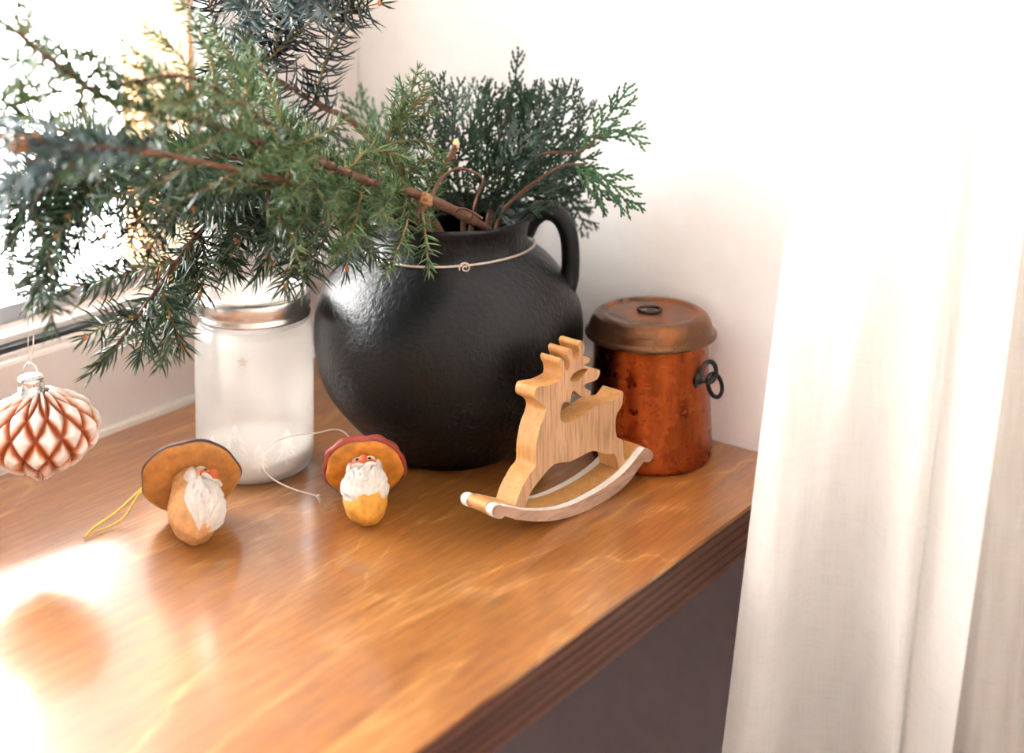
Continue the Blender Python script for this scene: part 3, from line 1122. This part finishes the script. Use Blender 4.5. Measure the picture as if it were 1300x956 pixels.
def branch(name, label, kind, main, r0, twigs=(), auto=None, seed=0, needles_from=.35, bark='bark', group=None, bud=True):
    rs = np.random.default_rng(seed)
    P = spline([at(*p) for p in main], 60)
    org = P[0]
    root = thing(name, label, 'branch', org, group)
    v, f = tube(P, np.linspace(r0, max(.0009, r0 * .3), 60) * (1 + .08 * np.sin(np.arange(60) * 1.7)), 8)
    stem = mk('stem', v, f, bark, root, org)
    K = KIND[kind]
    V, Fc, rn = needle_mesh(P, K['L'], K['dens'] * .8, K['a0'], K['a1'], K['w'], rs, K['curl'], start=needles_from)
    tag(mk('needles', V, Fc, K['mat'], stem, org, False, rn), None, None, None, 'stuff')
    paths = []
    for tw in twigs:
        kk = kind
        if isinstance(tw, tuple):
            kk, tw = tw
        q = np.array([at(*p) for p in tw])
        if np.linalg.norm(P - q[0], axis=1).min() < .035:
            q[0] = P[np.argmin(np.linalg.norm(P - q[0], axis=1))]
        paths.append((kk, spline(q, 22), .0013))
    if auto:
        n, l0, l1, a0, a1, t0, t1, up = auto
        T, A, B = frames(P)
        for i in range(n):
            u = t0 + (t1 - t0) * (i + .5) / n
            k = int(u * 59)
            view = unit(CAM - P[k])
            nrm = unit(view * .55 + np.array([0, 0, .65]) + rs.normal(0, .25, 3))
            s = np.cross(nrm, T[k])
            s = unit(s) * (1 if i % 2 else -1)
            an = math.radians(rs.uniform(a0, a1))
            d = T[k] * math.cos(an) + s * math.sin(an) + rs.normal(0, .10, 3)
            ll = rs.uniform(l0, l1) * (1.0 - .4 * (u - t0) / (t1 - t0))
            q = [P[k], P[k] + unit(d) * ll * .5 + np.array([0, 0, up * ll * .3]), P[k] + unit(d + T[k] * .25) * ll + np.array([0, 0, up * ll])]
            paths.append((kind, spline(q, 16), .0010))
    for kk, q, r in paths:
        q[:, 0] = np.maximum(q[:, 0], XW + .02)
        q[:, 1] = np.minimum(q[:, 1], YB - .012)
        K = KIND[kk]
        v, f = tube(q, np.linspace(r, .0005, len(q)), 6)
        o = mk('twig', v, f, 'greenbark', root, org)
        V, Fc, rn = needle_mesh(q, K['L'], K['dens'], K['a0'], K['a1'], K['w'], rs, K['curl'], start=.04)
        tag(mk('needles', V, Fc, K['mat'], o, org, False, rn), None, None, None, 'stuff')
        if bud and kk != 'juniper' and rs.uniform() < .55:
            v, f = ellipsoid(q[-1], (.0017, .0017, .0024), None, 8, 6)
            mk('bud', v, f, 'bud', o, org)
    return root, P, org


G = 'evergreen branches in the black pot'
# tall dark spruce rising at the back
branch('spruce_branch', 'dark spruce branch with upright twigs rising highest above the pot', 'dark',
       [(585, 400, 1.14), (555, 290, 1.145), (462, 168, 1.13), (405, 133, 1.11), (345, 98, 1.09), (300, 75, 1.07), (262, 90, 1.05)], .0042,
       twigs=[[(402, 131, 1.11), (412, 80, 1.10), (428, 40, 1.09), (450, -20, 1.08)], [(345, 98, 1.09), (350, 60, 1.085), (360, 20, 1.08), (372, -30, 1.08)],
              [(360, 40, 1.085), (400, 24, 1.08), (440, 14, 1.07), (482, 4, 1.06)], [(290, 78, 1.07), (274, 40, 1.06), (266, 5, 1.05), (262, -30, 1.05)],
              ('blue', [(345, 45, 1.06), (320, 20, 1.03), (300, 2, 1.01)]), ('blue', [(372, 30, 1.06), (366, 5, 1.03), (360, -18, 1.0)]),
              ('blue', [(425, 20, 1.06), (395, 0, 1.03), (370, -15, 1.01)]),
              [(330, 94, 1.085), (300, 110, 1.07), (272, 118, 1.06)]], seed=11, needles_from=.62, group=G)
# spruce reaching down over the sill
branch('spruce_branch', 'green spruce branch drooping past the window with its tip above the sill', 'spruce',
       [(565, 400, 1.13), (535, 290, 1.12), (440, 245, 1.10), (360, 228, 1.08), (300, 252, 1.06), (248, 302, 1.03), (196, 372, 1.01), (150, 436, .99), (118, 472, .98)], .0038,
       twigs=[[(228, 328, 1.02), (170, 345, 1.0), (92, 366, .985)], [(205, 362, 1.01), (218, 405, 1.01), (232, 440, 1.01)], [(240, 312, 1.03), (236, 360, 1.04), (214, 402, 1.04)],
              [(172, 405, 1.0), (140, 410, .99), (108, 428, .985)], [(305, 250, 1.06), (262, 258, 1.05), (200, 285, 1.03)], [(345, 232, 1.07), (290, 206, 1.06), (215, 196, 1.05)],
              [(270, 280, 1.05), (285, 320, 1.05), (300, 345, 1.04)], [(320, 245, 1.06), (332, 290, 1.05), (345, 335, 1.04)], [(232, 320, 1.05), (222, 400, 1.10), (205, 462, 1.13)],
              [(188, 385, 1.02), (186, 420, 1.03), (178, 452, 1.03)]], auto=(10, .05, .08, 40, 60, .40, .72, .05), seed=12, needles_from=.50, group=G)
# spruce spreading left across the window
branch('spruce_branch', 'spruce branch spreading across the window pane with hanging twigs', 'spruce',
       [(555, 400, 1.12), (520, 285, 1.12), (420, 232, 1.05), (310, 205, 1.0), (220, 192, .97), (150, 202, .95), (90, 218, .93), (35, 262, .92), (12, 312, .92)], .0036,
       twigs=[[(205, 193, .97), (172, 240, .97), (132, 300, .97)], [(160, 200, .96), (120, 255, .95), (98, 312, .95)], [(100, 214, .94), (66, 290, .94), (40, 384, .98)], [(52, 245, .93), (10, 300, .93), (18, 360, .93)],
              [(185, 195, .96), (150, 225, .97), (100, 262, .98)], [(240, 193, .98), (222, 235, .98), (190, 275, .99)], [(130, 206, .95), (70, 225, .93), (10, 270, .92)], [(75, 230, .94), (40, 235, .95), (-20, 262, .95)],
              [(60, 245, .95), (80, 300, .95), (70, 345, .95)], [(140, 202, .95), (90, 170, .94), (30, 150, .93)]], auto=(22, .06, .10, 35, 65, .38, .95, -.35), seed=13, needles_from=.42, group=G)
# bluish spruce tip close by
blue_root, _, blue_org = branch('spruce_branch', 'blue-grey spruce branch reaching furthest into the room with a fat orange bud', 'blue',
       [(545, 400, 1.11), (505, 280, 1.12), (400, 240, .98), (300, 215, .90), (200, 195, .84), (110, 186, .80), (28, 184, .77)], .0034,
       twigs=[[(120, 187, .81), (70, 200, .80), (15, 225, .79)], [(80, 186, .79), (40, 170, .79), (0, 172, .79)], [(60, 185, .785), (30, 215, .78), (5, 255, .78)], ('spruce', [(210, 196, .85), (150, 180, .85), (90, 160, .85)]), ('spruce', [(300, 215, .90), (260, 240, .90), (215, 262, .90)]), ('spruce', [(250, 205, .87), (200, 232, .87), (140, 250, .87)])], seed=14, needles_from=.84, group=G)
for bp in ((24, 184, .772), (44, 180, .782)):
    v, f = ellipsoid(at(*bp), (.0050, .0046, .0044), None, 12, 10, lambda d: .12 * math.sin(11 * d[0] + 9 * d[2]))
    mk('bud', v, f, 'bud', blue_root, blue_org)
# spruce hanging over the jar
branch('spruce_branch', 'short spruce branch hanging over the silver jar lid', 'spruce',
       [(548, 400, 1.12), (508, 285, 1.12), (450, 258, 1.06), (392, 268, 1.02), (350, 308, 1.0), (326, 352, .99)], .0030,
       twigs=[[(395, 268, 1.02), (392, 320, 1.01), (384, 366, 1.0)], [(445, 262, 1.05), (446, 300, 1.05), (440, 342, 1.04)], [(425, 263, 1.04), (412, 300, 1.04), (402, 330, 1.03)], [(360, 296, 1.01), (372, 330, 1.0), (362, 365, .99)],
              [(470, 268, 1.07), (466, 300, 1.06), (478, 325, 1.05)], ('dark', [(420, 262, 1.05), (370, 240, 1.06), (320, 235, 1.07)])], seed=15, needles_from=.40, group=G)
# junipers
jm = [(675, 390, 1.15), (625, 300, 1.115), (540, 251, 1.06), (470, 232, 1.0), (400, 203, .96), (330, 182, .93), (270, 160, .91), (205, 140, .88), (140, 128, .86), (75, 84, .84), (20, 40, .82), (-40, 5, .82)]
jr, JP, jo = branch('juniper_branch', 'long juniper branch with a bare brown stem crossing the pot rim', 'juniper', jm, .0046,
       twigs=[[(538, 256, 1.05), (540, 300, 1.045), (545, 345, 1.04)], [(520, 250, 1.04), (512, 290, 1.04), (520, 325, 1.035)], [(470, 235, 1.0), (480, 265, .99), (500, 280, .985)], [(430, 215, .98), (470, 190, .99), (520, 200, 1.0)],
              [(400, 203, .96), (405, 245, .95), (430, 285, .945)], [(380, 198, .95), (360, 240, .94), (352, 290, .94)], [(450, 222, .99), (420, 260, .98), (400, 300, .975)], [(350, 188, .94), (400, 175, .95), (440, 150, .96)],
              [(300, 170, .92), (310, 125, .92), (318, 70, .92)], [(255, 155, .90), (290, 130, .90), (330, 132, .90)], [(210, 142, .88), (205, 200, .88), (190, 240, .88)], [(120, 118, .86), (110, 170, .86), (60, 200, .86)],
              [(100, 100, .85), (130, 80, .85), (150, 92, .85)], [(60, 75, .84), (20, 110, .84), (-10, 150, .84)], [(30, 48, .83), (20, 20, .83), (30, -10, .83)]],
       auto=(32, .045, .085, 35, 70, .30, .97, -.15), seed=21, needles_from=.36, bark='redbark', group=G)
tw = spline([at(*p) for p in [(512, 285, 1.045), (540, 262, 1.045), (560, 228, 1.05), (583, 214, 1.055), (612, 227, 1.06), (603, 255, 1.06), (598, 284, 1.065)]], 40)
v, f = tube(tw, np.linspace(.0014, .0008, 40) * (1 + .15 * np.sin(np.arange(40) * 1.3)), 6)
mk('dry_twig', v, f, 'redbark', jr, jo)
tw = spline([at(*p) for p in [(576, 272, 1.06), (585, 265, 1.055), (597, 268, 1.055), (612, 277, 1.06)]], 14)
v, f = tube(tw, .0009, 6)
mk('dry_twig', v, f, 'redbark', jr, jo)
kn = at(540, 254, 1.047)
v, f = ellipsoid(kn, (.0052, .0045, .0050), None, 18, 14, lambda d: .30 * math.sin(9 * d[0] + 7 * d[2]) * math.cos(8 * d[1]))
mk('knot', v, f, 'knotwood', jr, jo)
branch('juniper_branch', 'juniper sprig with pale green needles standing against the thuja', 'juniper',
       [(560, 400, 1.13), (545, 290, 1.11), (515, 225, 1.09), (492, 180, 1.08), (510, 148, 1.08), (548, 118, 1.08)], .0030,
       twigs=[[(500, 190, 1.085), (470, 168, 1.08), (462, 160, 1.08)], [(505, 152, 1.08), (512, 120, 1.085), (508, 105, 1.085)], [(495, 182, 1.08), (530, 178, 1.075), (555, 190, 1.07)], [(515, 222, 1.09), (540, 205, 1.075), (562, 195, 1.07)],
              [(510, 215, 1.09), (480, 205, 1.08), (450, 190, 1.07)], [(525, 240, 1.09), (500, 225, 1.07), (470, 220, 1.06)], [(535, 262, 1.10), (548, 232, 1.08), (560, 215, 1.075)], [(530, 140, 1.08), (536, 118, 1.085), (540, 98, 1.085)]],
       auto=(12, .025, .05, 35, 60, .35, .95, .1), seed=22, needles_from=.35, bark='greenbark', group=G)
branch('juniper_branch', 'bushy juniper branch bending low between the pot rim and the jar', 'juniper',
       [(552, 400, 1.12), (525, 288, 1.12), (470, 252, 1.06), (410, 238, .99), (360, 235, .96), (338, 250, .95), (345, 285, .95)], .0030,
       twigs=[[(470, 255, 1.05), (462, 290, 1.03), (470, 320, 1.02)], [(430, 243, 1.0), (440, 280, .99), (455, 310, .985)]],
       auto=(18, .04, .070, 35, 65, .32, .98, -.10), seed=23, needles_from=.35, bark='redbark', group=G)
branch('juniper_branch', 'loose juniper branch with blurred light tips high beside the window', 'juniper',
       [(550, 400, 1.11), (510, 285, 1.12), (420, 210, 1.0), (330, 150, .93), (240, 98, .89), (150, 110, .86), (60, 120, .83), (-30, 150, .82)], .0026,
       auto=(28, .05, .095, 30, 70, .40, .98, -.1), seed=24, needles_from=.5, bark='redbark', group=G)

# bare cut stick
S = spline([at(*p) for p in [(505, 400, 1.12), (535, 290, 1.115), (556, 225, 1.11), (574, 195, 1.108), (579, 183, 1.107)]], 30)
st = thing('bare_stick', 'thin grey bare stick with a pale cut end among the branches', 'stick', S[0])
v, f = tube(S, np.interp(np.linspace(0, 1, 30), [0, .8, 1], [.0022, .0022, .0026]), 8)
mk('stem', v, f, 'bark', st, S[0])
v, f = ellipsoid(S[-1], (.0025, .0025, .0040), None, 10, 8)
mk('cut_end', v, f, 'palewood', st, S[0])

# thuja fronds


def scales_along(path, w0, w1, nrm, V, Fc, Rn, rs, step=.0022):
    ln = plen(path)
    n = max(3, int(ln / step))
    q = spline(path, n + 1) if len(path) > 2 else spline(path, n + 1)
    for i in range(n):
        a, b = q[i], q[i + 1]
        d = b - a
        l_ = np.linalg.norm(d) + 1e-9
        t = d / l_
        s = np.cross(nrm, t)
        s /= np.linalg.norm(s) + 1e-9
        w = w0 + (w1 - w0) * i / n
        nn = np.cross(t, s)
        m = a + d * .75
        o = len(V)
        e = b + d * .55
        V += [a - t * l_ * .1, m + s * w, e, m - s * w, m + nn * w * .45, m - nn * w * .45]
        Fc += [(o, o + 1, o + 4), (o + 1, o + 2, o + 4), (o + 2, o + 3, o + 4), (o + 3, o, o + 4), (o + 1, o, o + 5), (o + 2, o + 1, o + 5), (o + 3, o + 2, o + 5), (o, o + 3, o + 5)]
        r = float(np.clip(rs.normal(.5, .2), 0, 1))
        Rn += [r] * 6


def frond(path, width, nrm, rs, dens=.0050):
    """flat spray: axis, pinnae, and small side pinnae"""
    V, Fc, Rn = [], [], []
    ln = plen(path)
    n = max(5, int(ln / dens))
    q = spline(path, 40)
    T, A, B = frames(q)
    scales_along(q[::4], .0014, .0011, nrm, V, Fc, Rn, rs, .003)
    for i in range(n):
        u = .06 + .92 * (i + rs.uniform(.2, .8)) / n
        k = min(38, int(u * 39))
        s = unit(np.cross(nrm, T[k])) * (1 if i % 2 else -1)
        env = min(1, 3.2 * (1 - u) + .10) * min(1, .45 + 1.6 * u)
        L = width * env * rs.uniform(.75, 1.15)
        an = math.radians(rs.uniform(30, 44))
        d = unit(T[k] * math.cos(an) + s * math.sin(an) + nrm * rs.normal(0, .12))
        pn = spline([q[k], q[k] + d * L * .55, q[k] + unit(d + T[k] * .35) * L], 10)
        scales_along(pn, .0015, .0009, nrm, V, Fc, Rn, rs, .003)
        if L > .013:
            m = int(L / .0048)
            t2, _, _ = frames(pn)
            for j in range(m):
                w = .2 + .72 * (j + .5) / m
                kk = int(w * 9)
                s2 = unit(np.cross(nrm, t2[kk])) * (1 if j % 2 else -1)
                l2 = L * .26 * (1.15 - w) * rs.uniform(.7, 1.2) + .0035
                d2 = unit(t2[kk] * .9 + s2 * .5 + nrm * rs.normal(0, .1))
                scales_along(np.array([pn[kk], pn[kk] + d2 * l2]), .0013, .0008, nrm, V, Fc, Rn, rs, .003)
    return np.array(V), Fc, Rn


def thuja(label, main, r0, fronds, seed, mat='thuja'):
    rs = np.random.default_rng(seed)
    P = spline([at(*p) for p in main], 40)
    org = P[0]
    root = thing('thuja_branch', label, 'branch', org, G)
    v, f = tube(P, np.linspace(r0, .0008, 40), 7)
    mk('stem', v, f, 'redbark', root, org)
    for fr in fronds:
        mt = mat
        if isinstance(fr[0], str):
            mt, fr = fr[0], fr[1:]
        pts, wd, roll = fr
        q = np.array([at(*p) for p in pts])
        if np.linalg.norm(P - q[0], axis=1).min() < .03:
            q[0] = P[np.argmin(np.linalg.norm(P - q[0], axis=1))]
        q = spline(q, 20)
        view = unit(CAM - q[10])
        t = unit(q[-1] - q[0])
        nrm = unit(view - t * np.dot(view, t))
        s = np.cross(t, nrm)
        nrm = unit(nrm * math.cos(roll) + s * math.sin(roll))
        V, Fc, Rn = frond(q, wd, nrm, rs)
        V[:, 1] = np.minimum(V[:, 1], YB - .006)
        o = mk('frond', V, Fc, mt, root, org, False, Rn)
        tag(o, None, None, None, 'stuff')
    return root


thuja('dark thuja branch with a tall pointed frond in front of the wall', [(590, 400, 1.14), (600, 280, 1.15), (625, 200, 1.155), (648, 130, 1.16)], .003,
      [([(640, 160, 1.16), (652, 110, 1.16), (659, 58, 1.16)], .012, .2), ([(615, 220, 1.155), (640, 160, 1.15), (655, 120, 1.15)], .030, .6), ([(610, 240, 1.15), (600, 170, 1.15), (612, 98, 1.16)], .022, -.5),
       ([(620, 215, 1.155), (665, 170, 1.15), (690, 125, 1.15)], .032, .3), ([(605, 260, 1.15), (640, 220, 1.14), (668, 165, 1.13)], .034, -.3), ([(612, 232, 1.15), (620, 180, 1.165), (630, 120, 1.17)], .028, .1)], 31)
thuja('dark thuja branch with short upright fronds beside the juniper sprig', [(582, 400, 1.14), (588, 290, 1.14), (580, 215, 1.14), (572, 160, 1.14)], .003,
      [([(576, 190, 1.14), (568, 140, 1.14), (552, 92, 1.14)], .020, .5), ([(575, 180, 1.14), (578, 140, 1.135), (584, 98, 1.13)], .016, -.4), ([(580, 210, 1.14), (610, 160, 1.13), (632, 108, 1.13)], .022, .3),
       ([(583, 240, 1.14), (556, 200, 1.14), (535, 150, 1.15)], .030, .2), ([(586, 260, 1.14), (580, 215, 1.12), (590, 160, 1.11)], .034, -.2), ([(588, 280, 1.14), (610, 250, 1.12), (625, 205, 1.11)], .034, .4), ([(588, 285, 1.14), (560, 250, 1.13), (548, 205, 1.13)], .030, .1)], 32)
thuja('thuja branch with a reddish stem and a light frond reaching furthest along the wall', [(605, 400, 1.14), (620, 280, 1.14), (645, 225, 1.14), (690, 196, 1.13), (735, 193, 1.12), (762, 170, 1.11)], .0032,
      [('thujalight', [(735, 193, 1.12), (770, 150, 1.11), (803, 104, 1.105)], .017, .2), ('thujalight', [(755, 168, 1.115), (785, 165, 1.11), (823, 186, 1.10)], .012, -.3), ('thujalight', [(760, 170, 1.115), (790, 172, 1.12), (821, 157, 1.12)], .010, .3),
       ([(690, 196, 1.13), (715, 150, 1.14), (718, 100, 1.145)], .024, .1), ([(675, 203, 1.135), (690, 150, 1.14), (700, 112, 1.15)], .026, -.4), ([(700, 196, 1.13), (735, 170, 1.14), (742, 128, 1.14)], .020, .5),
       ([(660, 212, 1.14), (670, 160, 1.15), (672, 110, 1.15)], .028, .3)], 33)
thuja('thuja branch with bright green fronds hanging beside the pot handle', [(612, 400, 1.13), (632, 285, 1.13), (668, 240, 1.12), (712, 212, 1.11), (742, 208, 1.10)], .0028,
      [('thujalight', [(735, 205, 1.10), (770, 228, 1.095), (806, 270, 1.09)], .020, .2), ('thujalight', [(728, 208, 1.105), (745, 225, 1.10), (768, 246, 1.10)], .016, -.4), ([(715, 210, 1.11), (750, 230, 1.11), (775, 258, 1.11)], .022, .4),
       ([(690, 228, 1.115), (718, 245, 1.16), (750, 300, 1.18)], .022, .1), ([(670, 240, 1.12), (705, 235, 1.15), (745, 238, 1.18)], .024, .5), ([(680, 232, 1.12), (725, 205, 1.12), (752, 178, 1.125)], .024, -.2)], 34)
thuja('dense dark thuja branch low over the pot rim by the handle', [(605, 400, 1.14), (622, 290, 1.145), (645, 255, 1.15), (690, 235, 1.15)], .0028,
      [([(635, 265, 1.15), (690, 240, 1.16), (735, 225, 1.17)], .028, .2), ([(630, 275, 1.145), (675, 240, 1.13), (700, 200, 1.13)], .036, -.3), ([(626, 280, 1.145), (640, 230, 1.13), (650, 190, 1.12)], .034, .5), ([(640, 260, 1.15), (665, 215, 1.15), (700, 170, 1.15)], .034, .1),
       ([(626, 285, 1.14), (640, 275, 1.12), (652, 290, 1.105)], .014, .3), ([(650, 252, 1.15), (690, 218, 1.15), (735, 205, 1.16)], .026, -.5), ([(660, 250, 1.15), (705, 255, 1.18), (738, 280, 1.19)], .022, .3)], 35)
thuja('small light green thuja branch showing behind the spruce twigs', [(560, 400, 1.15), (540, 290, 1.17), (495, 200, 1.20), (470, 160, 1.21)], .0026,
      [('thujalight', [(480, 178, 1.205), (462, 150, 1.21), (450, 122, 1.21)], .020, .2), ('thujalight', [(485, 185, 1.20), (480, 150, 1.20), (472, 128, 1.20)], .016, -.3), ([(510, 225, 1.19), (520, 170, 1.18), (530, 120, 1.18)], .026, .3), ([(500, 210, 1.195), (440, 190, 1.19), (400, 175, 1.18)], .026, .2)], 36)

# ------------------------------------------------------------------ curtains


def curtain(name, label, path, mat, z0, z1, nz, seed):
    rs = np.random.default_rng(seed)
    ztop, zbot = .75, -.05
    n = 200
    lo = spline([at(p[0], 866, p[2]) for p in path], n)
    hi = spline([at(p[1], 866, p[2]) for p in path], n)
    V = []
    ph = rs.uniform(0, 6, 4)
    for j in range(nz):
        z = z0 + (z1 - z0) * j / (nz - 1)
        k = (z - .02) / .42
        k = max(-.6, min(2.2, k))
        row = lo + (hi - lo) * k
        wob = .0022 * np.sin(np.linspace(0, 30, n) + 9 * z + ph[0]) + .0014 * np.sin(np.linspace(0, 55, n) - 14 * z + ph[1])
        row = row.copy()
        row += np.outer(wob, -FW)
        row[:, 2] = z
        V.append(row)
    V = np.vstack(V)
    Fc = [(j * n + i, j * n + i + 1, (j + 1) * n + i + 1, (j + 1) * n + i) for j in range(nz - 1) for i in range(n - 1)]
    o = mk(name, V, Fc, mat)
    return tag(o, label, 'curtain', 'curtains at the sill end')


curtain('curtain', 'white sheer linen curtain hanging in soft folds past the sill corner', [(950, 1042, .985), (962, 1050, .965), (990, 1068, .96), (1040, 1105, .985), (1090, 1150, .98), (1130, 1190, .95), (1156, 1214, .935), (1163, 1222, .95), (1172, 1232, .955), (1195, 1262, .93), (1220, 1300, .915), (1236, 1335, .905)], 'curtain', -.80, 1.7, 90, 1)
curtain('curtain', 'linen curtain fold, shade painted in as grey, half hidden behind the white sheer curtain', [(1190, 1260, .965), (1225, 1290, .96), (1270, 1330, .945), (1320, 1380, .95), (1380, 1440, .93), (1450, 1500, .935)], 'curtain_shaded', -.80, 1.7, 90, 2)
